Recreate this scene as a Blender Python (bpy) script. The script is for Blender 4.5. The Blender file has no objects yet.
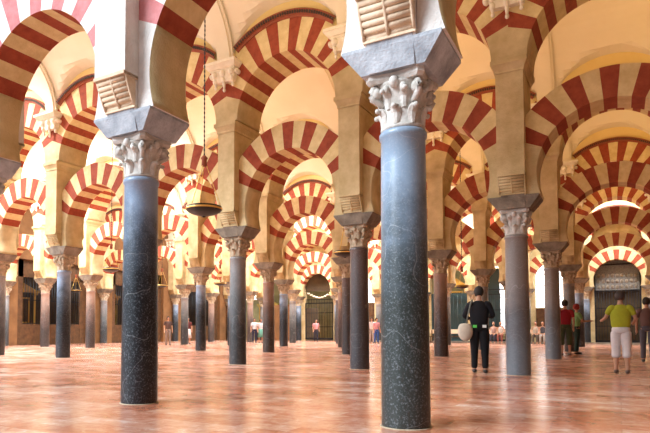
import bpy, math, random
from mathutils import Vector, Matrix
PI = math.pi
rnd = random.Random(7)
SC = bpy.context.scene
COL = SC.collection

# ------------------------------------------------------------------ layout
AX, AY = -1.7143, 5.304        # axis of the foreground column
BAY, AIS = 3.3498, 7.0798      # spacing along an arcade / between arcades
def cx(i): return AX + i * BAY
def cy(j): return AY + j * AIS
Z_SH, Z_CAP, Z_IMP = 2.76, 3.26, 3.50
ZC1, R1, T1, D1 = 3.90, 1.25, 0.60, 0.33      # lower arch
ZC2, R2, T2, D2 = 6.15, 1.35, 0.75, 0.54      # upper arch
HW = BAY / 2
IL, IR = -8, 2                                # side walls

# ------------------------------------------------------------------ materials
def new_mat(name):
    m = bpy.data.materials.new(name); m.use_nodes = True
    nt = m.node_tree; b = nt.nodes['Principled BSDF']
    return m, nt, b
def N(nt, t, **kw):
    n = nt.nodes.new(t)
    for k, v in kw.items():
        if k in n.inputs: n.inputs[k].default_value = v
        else: setattr(n, k, v)
    return n
def ramp(nt, stops):
    r = nt.nodes.new('ShaderNodeValToRGB')
    while len(r.color_ramp.elements) < len(stops): r.color_ramp.elements.new(0.5)
    for e, (p, c) in zip(r.color_ramp.elements, stops):
        e.position = p; e.color = (*c, 1)
    return r
def rough_mat(name, c0, c1, scale=3.0, rough=0.85, bump=0.3, fine=40.0, spec=0.3):
    m, nt, b = new_mat(name)
    g = N(nt, 'ShaderNodeNewGeometry')
    n1 = N(nt, 'ShaderNodeTexNoise', Scale=scale, Detail=6.0, Roughness=0.6)
    n2 = N(nt, 'ShaderNodeTexNoise', Scale=fine, Detail=4.0)
    nt.links.new(g.outputs['Position'], n1.inputs['Vector'])
    nt.links.new(g.outputs['Position'], n2.inputs['Vector'])
    r = ramp(nt, [(0.3, c0), (0.7, c1)])
    nt.links.new(n1.outputs['Fac'], r.inputs['Fac'])
    nt.links.new(r.outputs['Color'], b.inputs['Base Color'])
    bp = N(nt, 'ShaderNodeBump', Strength=bump, Distance=0.02)
    nt.links.new(n2.outputs['Fac'], bp.inputs['Height'])
    nt.links.new(bp.outputs['Normal'], b.inputs['Normal'])
    b.inputs['Roughness'].default_value = rough
    b.inputs['Specular IOR Level'].default_value = spec
    return m
def plain(name, c, rough=0.6, metal=0.0, emit=None, es=0):
    m, nt, b = new_mat(name)
    b.inputs['Base Color'].default_value = (*c, 1)
    b.inputs['Roughness'].default_value = rough
    b.inputs['Metallic'].default_value = metal
    if emit:
        b.inputs['Emission Color'].default_value = (*emit, 1)
        b.inputs['Emission Strength'].default_value = es
    return m
def marble(name, top, mid, bot, z0, z1, vein=(0.75, 0.78, 0.8)):
    """dark veined marble whose polished lower part is darker, with a ragged tide line"""
    m, nt, b = new_mat(name)
    tc = N(nt, 'ShaderNodeTexCoord'); oi = N(nt, 'ShaderNodeObjectInfo')
    add = N(nt, 'ShaderNodeVectorMath', operation='ADD')
    mul = N(nt, 'ShaderNodeMath', operation='MULTIPLY'); mul.inputs[1].default_value = 37.0
    g = N(nt, 'ShaderNodeNewGeometry')
    nt.links.new(tc.outputs['Object'], add.inputs[0])
    nt.links.new(g.outputs['Position'], add.inputs[1])
    sep = N(nt, 'ShaderNodeSeparateXYZ'); nt.links.new(tc.outputs['Object'], sep.inputs[0])
    n1 = N(nt, 'ShaderNodeTexNoise', Scale=1.6, Detail=8.0, Roughness=0.65)
    nt.links.new(add.outputs[0], n1.inputs['Vector'])
    # height + noise
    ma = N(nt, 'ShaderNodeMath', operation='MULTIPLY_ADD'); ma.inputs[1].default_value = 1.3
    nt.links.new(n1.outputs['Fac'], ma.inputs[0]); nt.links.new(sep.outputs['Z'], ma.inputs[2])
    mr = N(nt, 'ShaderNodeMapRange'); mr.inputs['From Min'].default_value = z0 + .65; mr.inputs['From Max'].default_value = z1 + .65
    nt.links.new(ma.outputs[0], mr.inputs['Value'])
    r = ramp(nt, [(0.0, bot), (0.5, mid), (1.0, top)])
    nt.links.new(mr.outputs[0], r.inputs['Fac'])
    # veins
    n2 = N(nt, 'ShaderNodeTexNoise', Scale=0.6, Detail=2.0, Roughness=0.45, Distortion=0.0)
    nt.links.new(add.outputs[0], n2.inputs['Vector'])
    sub = N(nt, 'ShaderNodeMath', operation='SUBTRACT'); sub.inputs[1].default_value = 0.5
    nt.links.new(n2.outputs['Fac'], sub.inputs[0])
    ab = N(nt, 'ShaderNodeMath', operation='ABSOLUTE'); nt.links.new(sub.outputs[0], ab.inputs[0])
    vr = N(nt, 'ShaderNodeMapRange'); vr.inputs['From Min'].default_value = 0.0; vr.inputs['From Max'].default_value = 0.0028
    vr.inputs['To Min'].default_value = 0.22; vr.inputs['To Max'].default_value = 0.0
    nt.links.new(ab.outputs[0], vr.inputs['Value'])
    mx = N(nt, 'ShaderNodeMixRGB'); mx.inputs['Color2'].default_value = (*vein, 1)
    nt.links.new(vr.outputs[0], mx.inputs['Fac']); nt.links.new(r.outputs['Color'], mx.inputs['Color1'])
    # pale speckle
    n3 = N(nt, 'ShaderNodeTexNoise', Scale=26.0, Detail=5.0, Roughness=0.7)
    nt.links.new(add.outputs[0], n3.inputs['Vector'])
    sr = N(nt, 'ShaderNodeMapRange'); sr.inputs['From Min'].default_value = 0.52; sr.inputs['From Max'].default_value = 0.78
    sr.inputs['To Max'].default_value = 0.5
    nt.links.new(n3.outputs['Fac'], sr.inputs['Value'])
    mx2 = N(nt, 'ShaderNodeMixRGB'); mx2.inputs['Color2'].default_value = (*[0.5 * a + 0.5 * v for a, v in zip(top, vein)], 1)
    nt.links.new(sr.outputs[0], mx2.inputs['Fac']); nt.links.new(mx.outputs[0], mx2.inputs['Color1'])
    nt.links.new(mx2.outputs[0], b.inputs['Base Color'])
    b.inputs['Roughness'].default_value = 0.28
    bp = N(nt, 'ShaderNodeBump', Strength=0.15, Distance=0.01)
    nt.links.new(n3.outputs['Fac'], bp.inputs['Height']); nt.links.new(bp.outputs['Normal'], b.inputs['Normal'])
    return m

M = {}
M['cream'] = rough_mat('cream_voussoir', (0.64, 0.49, 0.23), (0.82, 0.68, 0.38), 5)
M['white_v'] = rough_mat('white_front_voussoir', (0.74, 0.72, 0.68), (0.86, 0.84, 0.80), 5)
M['rose_v'] = rough_mat('rose_front_voussoir', (0.52, 0.17, 0.17), (0.66, 0.28, 0.28), 6)
M['red'] = rough_mat('red_brick_voussoir', (0.26, 0.048, 0.024), (0.39, 0.088, 0.042), 6)
M['stone'] = rough_mat('tan_stone', (0.48, 0.37, 0.18), (0.72, 0.60, 0.35), 2.2, bump=0.5)
M['impost'] = rough_mat('grey_impost_stone', (0.13, 0.105, 0.08), (0.32, 0.28, 0.22), 4, bump=0.5)
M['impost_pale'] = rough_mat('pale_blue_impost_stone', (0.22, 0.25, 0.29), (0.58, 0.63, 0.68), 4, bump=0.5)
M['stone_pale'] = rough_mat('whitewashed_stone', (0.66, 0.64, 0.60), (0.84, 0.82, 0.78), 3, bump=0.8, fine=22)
M['capital'] = rough_mat('carved_capital_stone', (0.34, 0.26, 0.17), (0.58, 0.48, 0.35), 9, bump=0.6, fine=30)
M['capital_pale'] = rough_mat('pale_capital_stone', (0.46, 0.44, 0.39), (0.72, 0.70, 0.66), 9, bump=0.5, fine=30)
M['roll'] = rough_mat('roll_corbel_stone', (0.66, 0.50, 0.34), (0.82, 0.68, 0.50), 9)
M['plaster'] = rough_mat('cream_vault_plaster', (0.78, 0.69, 0.53), (0.84, 0.76, 0.61), 0.7, rough=0.9, bump=0.08)
M['lunette'] = rough_mat('ochre_plaster', (0.80, 0.62, 0.26), (0.86, 0.70, 0.34), 1.0, rough=0.9, bump=0.08)
M['bracket'] = rough_mat('white_stucco', (0.80, 0.72, 0.56), (0.90, 0.84, 0.70), 8)
M['rim'] = rough_mat('red_brown_moulding', (0.26, 0.07, 0.04), (0.36, 0.11, 0.06), 6)
M['dentil'] = plain('dark_dentil', (0.06, 0.04, 0.03), 0.8)
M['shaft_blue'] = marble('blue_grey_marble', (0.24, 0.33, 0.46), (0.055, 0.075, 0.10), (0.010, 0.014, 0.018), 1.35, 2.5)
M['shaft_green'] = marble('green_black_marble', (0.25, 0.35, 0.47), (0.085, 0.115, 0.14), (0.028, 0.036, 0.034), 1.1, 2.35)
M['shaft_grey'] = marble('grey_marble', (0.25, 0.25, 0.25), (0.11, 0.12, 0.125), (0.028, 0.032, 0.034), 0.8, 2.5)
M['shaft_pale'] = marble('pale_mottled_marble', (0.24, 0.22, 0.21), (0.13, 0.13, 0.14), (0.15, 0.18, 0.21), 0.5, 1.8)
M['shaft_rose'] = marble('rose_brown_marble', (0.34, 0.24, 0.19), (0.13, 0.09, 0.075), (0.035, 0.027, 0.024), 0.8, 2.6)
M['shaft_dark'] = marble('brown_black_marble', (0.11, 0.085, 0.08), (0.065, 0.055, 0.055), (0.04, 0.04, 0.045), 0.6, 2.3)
M['wood'] = rough_mat('dark_wood', (0.06, 0.03, 0.015), (0.14, 0.07, 0.03), 5, rough=0.5)
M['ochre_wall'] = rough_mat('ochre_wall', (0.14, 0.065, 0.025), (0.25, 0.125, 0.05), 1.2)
M['iron'] = plain('black_iron', (0.02, 0.02, 0.022), 0.45, 0.6)
M['bronze'] = plain('black_bronze', (0.012, 0.011, 0.010), 0.4, 0.2)
M['gold'] = plain('gold_leaf', (0.80, 0.55, 0.15), 0.35, 0.8)
M['green_iron'] = plain('green_black_paint', (0.02, 0.05, 0.055), 0.5)
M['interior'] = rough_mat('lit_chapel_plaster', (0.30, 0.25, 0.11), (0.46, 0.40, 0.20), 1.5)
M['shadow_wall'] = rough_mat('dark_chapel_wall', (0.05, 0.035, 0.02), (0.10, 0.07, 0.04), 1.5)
M['pane'] = plain('daylit_window_glass', (0.8, 0.85, 0.9), 0.3, emit=(0.93, 0.97, 1.0), es=2.6)
M['sky_pane'] = plain('skylight_glass', (0.8, 0.85, 0.9), 0.3, emit=(0.95, 0.98, 1.0), es=6.0)
M['lamp_glass'] = plain('floodlight_lens', (0.9, 0.8, 0.6), 0.3, emit=(1.0, 0.75, 0.4), es=4.0)
M['tympanum'] = rough_mat('carved_grey_tympanum', (0.10, 0.10, 0.095), (0.26, 0.26, 0.24), 30, bump=1.0)

def floor_mat():
    m, nt, b = new_mat('polished_terracotta_marble_tiles')
    tc = N(nt, 'ShaderNodeNewGeometry')
    mp = N(nt, 'ShaderNodeMapping'); mp.inputs['Rotation'].default_value = (0, 0, 0.0)
    nt.links.new(tc.outputs['Position'], mp.inputs['Vector'])
    br = N(nt, 'ShaderNodeTexBrick', Scale=1.0)
    br.inputs['Brick Width'].default_value = 0.56; br.inputs['Row Height'].default_value = 0.28
    br.inputs['Mortar Size'].default_value = 0.006; br.inputs['Mortar Smooth'].default_value = 0.3
    br.inputs['Color1'].default_value = (0.0, 0.0, 0.0, 1); br.inputs['Color2'].default_value = (1, 1, 1, 1)
    br.inputs['Mortar'].default_value = (0.5, 0.5, 0.5, 1)
    nt.links.new(mp.outputs[0], br.inputs['Vector'])
    n1 = N(nt, 'ShaderNodeTexNoise', Scale=0.8, Detail=8.0, Roughness=0.72)
    n2 = N(nt, 'ShaderNodeTexNoise', Scale=6.0, Detail=7.0, Roughness=0.7, Distortion=1.2)
    nt.links.new(tc.outputs['Position'], n1.inputs['Vector']); nt.links.new(tc.outputs['Position'], n2.inputs['Vector'])
    r1 = ramp(nt, [(0.30, (0.24, 0.065, 0.033)), (0.50, (0.48, 0.185, 0.105)), (0.63, (0.62, 0.35, 0.25)), (0.77, (0.80, 0.67, 0.59))])
    a = N(nt, 'ShaderNodeMath', operation='MULTIPLY_ADD'); a.inputs[1].default_value = 0.16
    nt.links.new(br.outputs['Color'], a.inputs[0])
    a2 = N(nt, 'ShaderNodeMath', operation='MULTIPLY_ADD'); a2.inputs[1].default_value = 0.40; a2.inputs[2].default_value = -0.10
    nt.links.new(n2.outputs['Fac'], a2.inputs[0])
    a3 = N(nt, 'ShaderNodeMath', operation='MULTIPLY_ADD'); a3.inputs[1].default_value = 0.78
    nt.links.new(n1.outputs['Fac'], a3.inputs[0]); nt.links.new(a2.outputs[0], a3.inputs[2])
    nt.links.new(a3.outputs[0], a.inputs[2])
    nt.links.new(a.outputs[0], r1.inputs['Fac'])
    mx = N(nt, 'ShaderNodeMixRGB'); mx.inputs['Color2'].default_value = (0.30, 0.13, 0.09, 1)
    ml = N(nt, 'ShaderNodeMath', operation='MULTIPLY'); ml.inputs[1].default_value = 0.4
    nt.links.new(br.outputs['Fac'], ml.inputs[0]); nt.links.new(ml.outputs[0], mx.inputs['Fac'])
    nt.links.new(r1.outputs['Color'], mx.inputs['Color1'])
    nt.links.new(mx.outputs[0], b.inputs['Base Color'])
    rr = N(nt, 'ShaderNodeMapRange'); rr.inputs['To Min'].default_value = 0.14; rr.inputs['To Max'].default_value = 0.30
    nt.links.new(n2.outputs['Fac'], rr.inputs['Value']); nt.links.new(rr.outputs[0], b.inputs['Roughness'])
    bp = N(nt, 'ShaderNodeBump', Strength=0.06, Distance=0.01)
    nt.links.new(n2.outputs['Fac'], bp.inputs['Height']); nt.links.new(bp.outputs['Normal'], b.inputs['Normal'])
    b.inputs['Specular IOR Level'].default_value = 0.6
    return m
M['floor'] = floor_mat()

# ------------------------------------------------------------------ mesh helpers
class MB:
    def __init__(s): s.v = []; s.f = []; s.m = []; s.sm = []
    def quad(s, pts, mi=0, smooth=False):
        n = len(s.v); s.v += [tuple(p) for p in pts]; s.f.append(tuple(range(n, n + len(pts)))); s.m.append(mi); s.sm.append(smooth)
    def box(s, x0, x1, y0, y1, z0, z1, mi=0):
        s.frus(x0, x1, y0, y1, z0, x0, x1, y0, y1, z1, mi)
    def frus(s, ax0, ax1, ay0, ay1, z0, bx0, bx1, by0, by1, z1, mi=0):
        n = len(s.v)
        s.v += [(ax0, ay0, z0), (ax1, ay0, z0), (ax1, ay1, z0), (ax0, ay1, z0), (bx0, by0, z1), (bx1, by0, z1), (bx1, by1, z1), (bx0, by1, z1)]
        for f in ((3, 2, 1, 0), (4, 5, 6, 7), (0, 1, 5, 4), (1, 2, 6, 5), (2, 3, 7, 6), (3, 0, 4, 7)):
            s.f.append(tuple(n + k for k in f)); s.m.append(mi); s.sm.append(False)
    def lathe(s, prof, seg=24, c=(0, 0, 0), mi=0, smooth=True, cap=True):
        n = len(s.v)
        for r, z in prof:
            for k in range(seg):
                a = 2 * PI * k / seg; s.v.append((c[0] + r * math.cos(a), c[1] + r * math.sin(a), c[2] + z))
        for p in range(len(prof) - 1):
            for k in range(seg):
                k2 = (k + 1) % seg
                s.f.append((n + p * seg + k, n + p * seg + k2, n + (p + 1) * seg + k2, n + (p + 1) * seg + k)); s.m.append(mi); s.sm.append(smooth)
        if cap:
            s.f.append(tuple(n + k for k in range(seg))[::-1]); s.m.append(mi); s.sm.append(False)
            t = n + (len(prof) - 1) * seg
            s.f.append(tuple(t + k for k in range(seg))); s.m.append(mi); s.sm.append(False)
    def tube(s, pts, r, seg=8, mi=0):
        pts = [Vector(p) for p in pts]; n = len(s.v)
        rs = r if isinstance(r, (list, tuple)) else [r] * len(pts)
        for i, p in enumerate(pts):
            d = (pts[min(i + 1, len(pts) - 1)] - pts[max(i - 1, 0)]).normalized()
            u = d.cross(Vector((0, 0, 1)))
            if u.length < 1e-3: u = Vector((1, 0, 0))
            u.normalize(); w = d.cross(u)
            for k in range(seg):
                a = 2 * PI * k / seg; s.v.append(tuple(p + rs[i] * (math.cos(a) * u + math.sin(a) * w)))
        for i in range(len(pts) - 1):
            for k in range(seg):
                k2 = (k + 1) % seg
                s.f.append((n + i * seg + k, n + i * seg + k2, n + (i + 1) * seg + k2, n + (i + 1) * seg + k)); s.m.append(mi); s.sm.append(True)
        s.f.append(tuple(n + k for k in range(seg))); s.m.append(mi); s.sm.append(False)
        t = n + (len(pts) - 1) * seg; s.f.append(tuple(t + k for k in range(seg))[::-1]); s.m.append(mi); s.sm.append(False)
    def blob(s, c, r, mi=0, seg=10, rings=6):
        prof = [(max(1e-4, math.sin(PI * k / rings)) , -math.cos(PI * k / rings)) for k in range(rings + 1)]
        n = len(s.v); s.lathe(prof, seg, (0, 0, 0), mi, True, False)
        for k in range(n, len(s.v)):
            x, y, z = s.v[k]; s.v[k] = (c[0] + x * r[0], c[1] + y * r[1], c[2] + z * r[2])
    def mesh(s, name, mats):
        me = bpy.data.meshes.new(name); me.from_pydata(s.v, [], s.f)
        for m in mats: me.materials.append(m)
        for p, mi, sm in zip(me.polygons, s.m, s.sm): p.material_index = mi; p.use_smooth = sm
        import bmesh
        bm = bmesh.new(); bm.from_mesh(me); bmesh.ops.remove_doubles(bm, verts=bm.verts, dist=1e-5)
        bmesh.ops.recalc_face_normals(bm, faces=bm.faces); bm.to_mesh(me); bm.free()
        me.update(); return me
def put(name, me, parent=None, loc=(0, 0, 0), rz=0.0, scale=None):
    o = bpy.data.objects.new(name, me); COL.objects.link(o); o.location = loc; o.rotation_euler = (0, 0, rz)
    if scale: o.scale = scale
    if parent: o.parent = parent
    return o
def thing(name, label, cat, loc=(0, 0, 0), rz=0.0, group=None):
    o = bpy.data.objects.new(name, None); COL.objects.link(o); o.location = loc; o.rotation_euler = (0, 0, rz)
    o.empty_display_size = .1
    return tag(o, label, cat, group)
def tag(o, label, cat, group=None):
    o['label'] = label; o['category'] = cat
    if group: o['group'] = group
    return o
def struct(name, me, label=None, loc=(0, 0, 0)):
    o = put(name, me, None, loc); o['kind'] = 'structure'
    if label: o['label'] = label
    return o

# ------------------------------------------------------------------ column pieces (shared meshes, z from the floor)
def shaft_mesh(mat, name):
    m = MB()
    prof = [(0.222, 0.0), (0.224, 0.02)]
    for k in range(1, 12):
        t = k / 12; prof.append((0.224 - 0.018 * t ** 1.3, 0.02 + (Z_SH - 0.09) * t))
    prof += [(0.206, Z_SH - 0.07), (0.220, Z_SH - 0.06), (0.222, Z_SH - 0.02), (0.206, Z_SH)]
    m.lathe(prof, 40); return m.mesh(name, [mat])
def capital_mesh(mat):
    m = MB(); H = .44
    m.lathe([(0.200, 0), (0.218, 0.012), (0.218, 0.03), (0.200, 0.04), (0.205, 0.18), (0.225, 0.28), (0.262, 0.36), (0.272, 0.375), (0.25, 0.385)], 32)
    def leaf(a, z0, h, r0, r1, w, curl):
        ca, sa = math.cos(a), math.sin(a); rows = []
        for k in range(7):
            t = k / 6
            rr = r0 + (r1 - r0) * t ** 2 + (curl * math.sin(PI * max(0, t - .55) / .9) if t > .55 else 0)
            zz = z0 + h * (t if t < .85 else .85 - (t - .85) * 0.9)
            ww = w * (0.75 + 0.5 * math.sin(PI * min(1, t * .95))) * (1 if t < .8 else .75)
            rows.append((rr, zz, ww))
        th = 0.022
        for side in (0, 1):
            pass
        P = lambda r, z, q: (ca * r - sa * q, sa * r + ca * q, z)
        for k in range(6):
            a0, b0, c0 = rows[k]; a1, b1, c1 = rows[k + 1]
            for s0, s1, e0, e1 in ((-1, -.35, 0, 1), (-.35, .35, 1, 1), (.35, 1, 1, 0)):
                m.quad([P(a0 + th * e0, b0, c0 * s0), P(a0 + th * e1, b0, c0 * s1), P(a1 + th * e1, b1, c1 * s1), P(a1 + th * e0, b1, c1 * s0)], smooth=False)
            m.quad([P(a0 - .03, b0, c0), P(a0, b0, c0), P(a1, b1, c1), P(a1 - .03, b1, c1)])
            m.quad([P(a0 - .03, b0, -c0), P(a0, b0, -c0), P(a1, b1, -c1), P(a1 - .03, b1, -c1)])
            m.quad([P(a0 - .03, b0, c0), P(a1 - .03, b1, c1), P(a1 - .03, b1, -c1), P(a0 - .03, b0, -c0)])
        r_, z_, w_ = rows[-1]
        m.blob((ca * (r_ + .012), sa * (r_ + .012), z_ + .004), (0.028, 0.028, 0.022), seg=8, rings=5)
    for k in range(8):
        leaf(2 * PI * k / 8, 0.03, 0.18, 0.200, 0.225, 0.040, 0.035)
        leaf(2 * PI * (k + .5) / 8, 0.16, 0.18, 0.200, 0.240, 0.038, 0.045)
    for k in range(4):     # corner volutes
        a = PI / 4 + k * PI / 2; ca, sa = math.cos(a), math.sin(a)
        pts = []; rr = []
        for q in range(15):
            t = q / 14; an = -PI / 2 + t * 2.6 * PI; rad = 0.062 * (1 - .72 * t)
            pts.append((0.285 + rad * math.cos(an), 0.305 + rad * math.sin(an))); rr.append(0.030 * (1 - .35 * t))
        pts = [(0.215, 0.20), (0.245, 0.225)] + pts; rr = [.028, .03] + rr
        m.tube([(ca * p, sa * p, z) for p, z in pts], rr, 8)
        m.blob((ca * .285, sa * .285, .305), (.052, .052, .055), seg=10, rings=6)
        a2 = k * PI / 2; c2, s2 = math.cos(a2), math.sin(a2)   # centre fleuron + small helices
        m.blob((c2 * .262, s2 * .262, .36), (.05, .05, .05), seg=8, rings=5)
        for q in (-1, 1):
            a3 = a2 + q * .33; m.blob((math.cos(a3) * .262, math.sin(a3) * .262, .31), (.034, .034, .04), seg=8, rings=5)
    # abacus with concave sides
    n = len(m.v); ring = []
    for k in range(4):
        a0 = -PI / 4 + k * PI / 2
        p0 = Vector((math.cos(a0), math.sin(a0))) * .425; p1 = Vector((math.cos(a0 + PI / 2), math.sin(a0 + PI / 2))) * .425
        mid = (p0 + p1).normalized()
        for q in range(8):
            t = (q + .5) / 8; p = p0.lerp(p1, .04 + .92 * t) - mid * .045 * math.sin(PI * t); ring.append(p)
    nn = len(ring)
    for z, sc in ((.375, .92), (.40, 1.0), (H, 1.0)):
        m.v += [(p.x * sc, p.y * sc, z) for p in ring]
    for L in range(2):
        for k in range(nn):
            k2 = (k + 1) % nn; m.f.append((n + L * nn + k, n + L * nn + k2, n + (L + 1) * nn + k2, n + (L + 1) * nn + k)); m.m.append(0); m.sm.append(False)
    m.f.append(tuple(n + k for k in range(nn))[::-1]); m.m.append(0); m.sm.append(False)
    m.f.append(tuple(n + 2 * nn + k for k in range(nn))); m.m.append(0); m.sm.append(False)
    m.v = [(x * .95, y * .95, z * (Z_CAP - Z_SH) / H + Z_SH) for x, y, z in m.v]
    return m.mesh('capital', [mat])
def impost_mesh(mat):
    m = MB(); m.frus(-.30, .30, -.30, .30, Z_CAP, -.465, .465, -.36, .36, Z_IMP - .03)
    m.box(-.465, .465, -.36, .36, Z_IMP - .03, Z_IMP)
    m.frus(-.215, .215, -.315, .315, Z_CAP, -.215, .215, -.375, .375, Z_IMP + .05)
    return m.mesh('impost', [mat])
def base_mesh():
    m = MB(); m.lathe([(0.240, 0), (0.238, 0.005), (0.226, 0.008)], 40); return m.mesh('base_ring', [M['capital']])

ME = {}
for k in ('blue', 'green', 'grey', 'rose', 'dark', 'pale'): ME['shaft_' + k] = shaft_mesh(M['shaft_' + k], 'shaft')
for k, mm in (('', M['capital']), ('_pale', M['capital_pale'])): ME['capital' + k] = capital_mesh(mm)
ME['impost'] = impost_mesh(M['impost']); ME['impost_pale'] = impost_mesh(M['impost_pale'])
ME['base'] = base_mesh()

# pier pieces
def pier_block():
    m = MB(); w = .25
    m.box(-w, w, -.55, .55, 3.86, 5.90)
    m.box(-w + .01, w - .01, -.36, .36, Z_IMP, 3.86)
    return m
def ledge_mb(m=None):
    m = m or MB()
    m.box(-.27, .27, -.57, .57, 5.88, 5.93)
    m.frus(-.27, .27, -.57, .57, 5.93, -.32, .32, -.62, .62, 6.04)
    m.box(-.33, .33, -.63, .63, 6.04, 6.13); m.box(-.29, .29, -.56, .56, 6.13, 6.17)
    return m
def roll_mb(sgn):
    m = MB(); Y = lambda t: .355 + .155 * t ** .8
    for k in range(6):
        z = 3.56 + k * .052; m.tube([(-.225, sgn * Y(k / 5), z + .01), (.225, sgn * Y(k / 5), z + .01)], .030, 10)
    m.box(-.25, .25, *sorted((sgn * .30, sgn * .57)), 3.855, 3.895)
    m.box(-.245, .245, *sorted((sgn * .30, sgn * .385)), 3.52, 3.545)
    for x in (-.235, .235): m.tube([(x, sgn * (Y(q / 5) + .015), 3.54 + .32 * q / 5) for q in range(6)], .016, 6)
    m.tube([(0, sgn * (Y(q / 5) + .026), 3.55 + .31 * q / 5) for q in range(6)], .016, 6)
    m.quad([(-.235, sgn * .30, 3.53), (-.235, sgn * .36, 3.53), (-.235, sgn * .52, 3.87), (-.235, sgn * .30, 3.87)])
    m.quad([(.235, sgn * .30, 3.53), (.235, sgn * .36, 3.53), (.235, sgn * .52, 3.87), (.235, sgn * .30, 3.87)])
    m.quad([(-.235, sgn * .36, 3.53), (.235, sgn * .36, 3.53), (.235, sgn * .515, 3.87), (-.235, sgn * .515, 3.87)])
    return m
def bracket_mb(sgn):
    m = MB(); f = -1 if sgn < 0 else 1
    def B(hx, y1, z0, z1, hx2=None, y2=None):
        hx2 = hx2 or hx; y2 = y2 or y1
        y1 += .11; y2 += .11; a = sorted((f * .50, f * y1)); b = sorted((f * .50, f * y2)); m.frus(-hx, hx, *a, z0, -hx2, hx2, *b, z1)
    B(.47, .78, 7.55, 7.62); B(.40, .68, 7.47, 7.55, .46, .76); B(.36, .63, 7.43, 7.47)
    B(.30, .56, 7.15, 7.43, .35, .61)
    for x in (-.26, 0, .26):       # scrolls and drops
        m.blob((x, f * 0.71, 7.36), (.085, .07, .085)); m.blob((x, f * 0.67, 7.20), (.06, .06, .08))
        m.tube([(x, f * 0.65, 7.2), (x, f * 0.63, 7.08 if x else 6.98)], [.05, .025], 8)
        m.blob((x, f * 0.63, 7.05 if x else 6.95), (.04, .04, .05))
    for x in (-.39, .39): m.blob((x, f * 0.61, 7.36), (.06, .12, .07))
    return m
ME['pier'] = pier_block().mesh('pier_block', [M['stone']]); ME['ledge'] = ledge_mb().mesh('ledge', [M['stone']])
ME['pier_pale'] = pier_block().mesh('pier_block', [M['stone_pale']])
ME['rollF'] = roll_mb(-1).mesh('roll_corbel', [M['stone']]); ME['rollB'] = roll_mb(1).mesh('roll_corbel', [M['stone']])
ME['rollN'] = roll_mb(-1).mesh('roll_corbel', [M['roll']])
ME['brF'] = bracket_mb(-1).mesh('vault_bracket', [M['bracket']]); ME['brB'] = bracket_mb(1).mesh('vault_bracket', [M['bracket']])

# arch pieces
def ring_mb(zc, R, T, D, a0, nv, sub=5, W=HW, pale_front=False):
    m = MB(); n = nv * sub
    A = [math.radians(a0 + (180 - 2 * a0) * k / n) for k in range(n + 1)]
    def pt(a):
        c, s = math.cos(a), math.sin(a); ro = min(R + T, W / max(1e-6, abs(c)))
        return (R * c, zc + R * s), (ro * c, zc + ro * s)
    P = [pt(a) for a in A]
    for k in range(n):
        mi = (k // sub) % 2; (i0, o0), (i1, o1) = P[k], P[k + 1]
        for y in (-D, D): m.quad([(i0[0], y, i0[1]), (o0[0], y, o0[1]), (o1[0], y, o1[1]), (i1[0], y, i1[1])], mi + (2 if pale_front and y < 0 else 0))
        m.quad([(i0[0], -D, i0[1]), (i1[0], -D, i1[1]), (i1[0], D, i1[1]), (i0[0], D, i0[1])], mi, False)
        m.quad([(o0[0], -D, o0[1]), (o1[0], -D, o1[1]), (o1[0], D, o1[1]), (o0[0], D, o0[1])], mi, False)
    return m
def springer_mb(zc, R, D, zlow, a1, side, n=10, W=HW, two=False):
    m = MB(); a0 = math.asin((zlow - zc) / R)
    A = [a0 + (math.radians(a1) - a0) * k / n for k in range(n + 1)]
    P = [((side * R * math.cos(a), zc + R * math.sin(a)), (side * W, zc + max(zlow - zc, W * math.tan(a)))) for a in A]
    for k in range(n):
        (i0, o0), (i1, o1) = P[k], P[k + 1]
        for y in (-D, D): m.quad([(i0[0], y, i0[1]), (o0[0], y, o0[1]), (o1[0], y, o1[1]), (i1[0], y, i1[1])])
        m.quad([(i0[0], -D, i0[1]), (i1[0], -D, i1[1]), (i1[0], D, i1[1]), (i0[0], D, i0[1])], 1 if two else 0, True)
    i0, o0 = P[0]; m.quad([(i0[0], -D, i0[1]), (o0[0], -D, o0[1]), (o0[0], D, o0[1]), (i0[0], D, i0[1])])
    i0, o0 = P[-1]; m.quad([(i0[0], -D, i0[1]), (o0[0], -D, o0[1]), (o0[0], D, o0[1]), (i0[0], D, i0[1])])
    return m
def spandrel_mb():
    m = MB(); D = D2 - .015; n = 32; top = 9.05
    for k in range(n):
        x0 = -HW + 2 * HW * k / n; x1 = -HW + 2 * HW * (k + 1) / n
        z0 = ZC2 + math.sqrt(max(0, (R2 + T2 - .02) ** 2 - x0 * x0)); z1 = ZC2 + math.sqrt(max(0, (R2 + T2 - .02) ** 2 - x1 * x1))
        for y in (-D, D): m.quad([(x0, y, z0), (x1, y, z1), (x1, y, top), (x0, y, top)])
    m.quad([(-HW, -D, top), (HW, -D, top), (HW, D, top), (-HW, D, top)])
    return m
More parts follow.
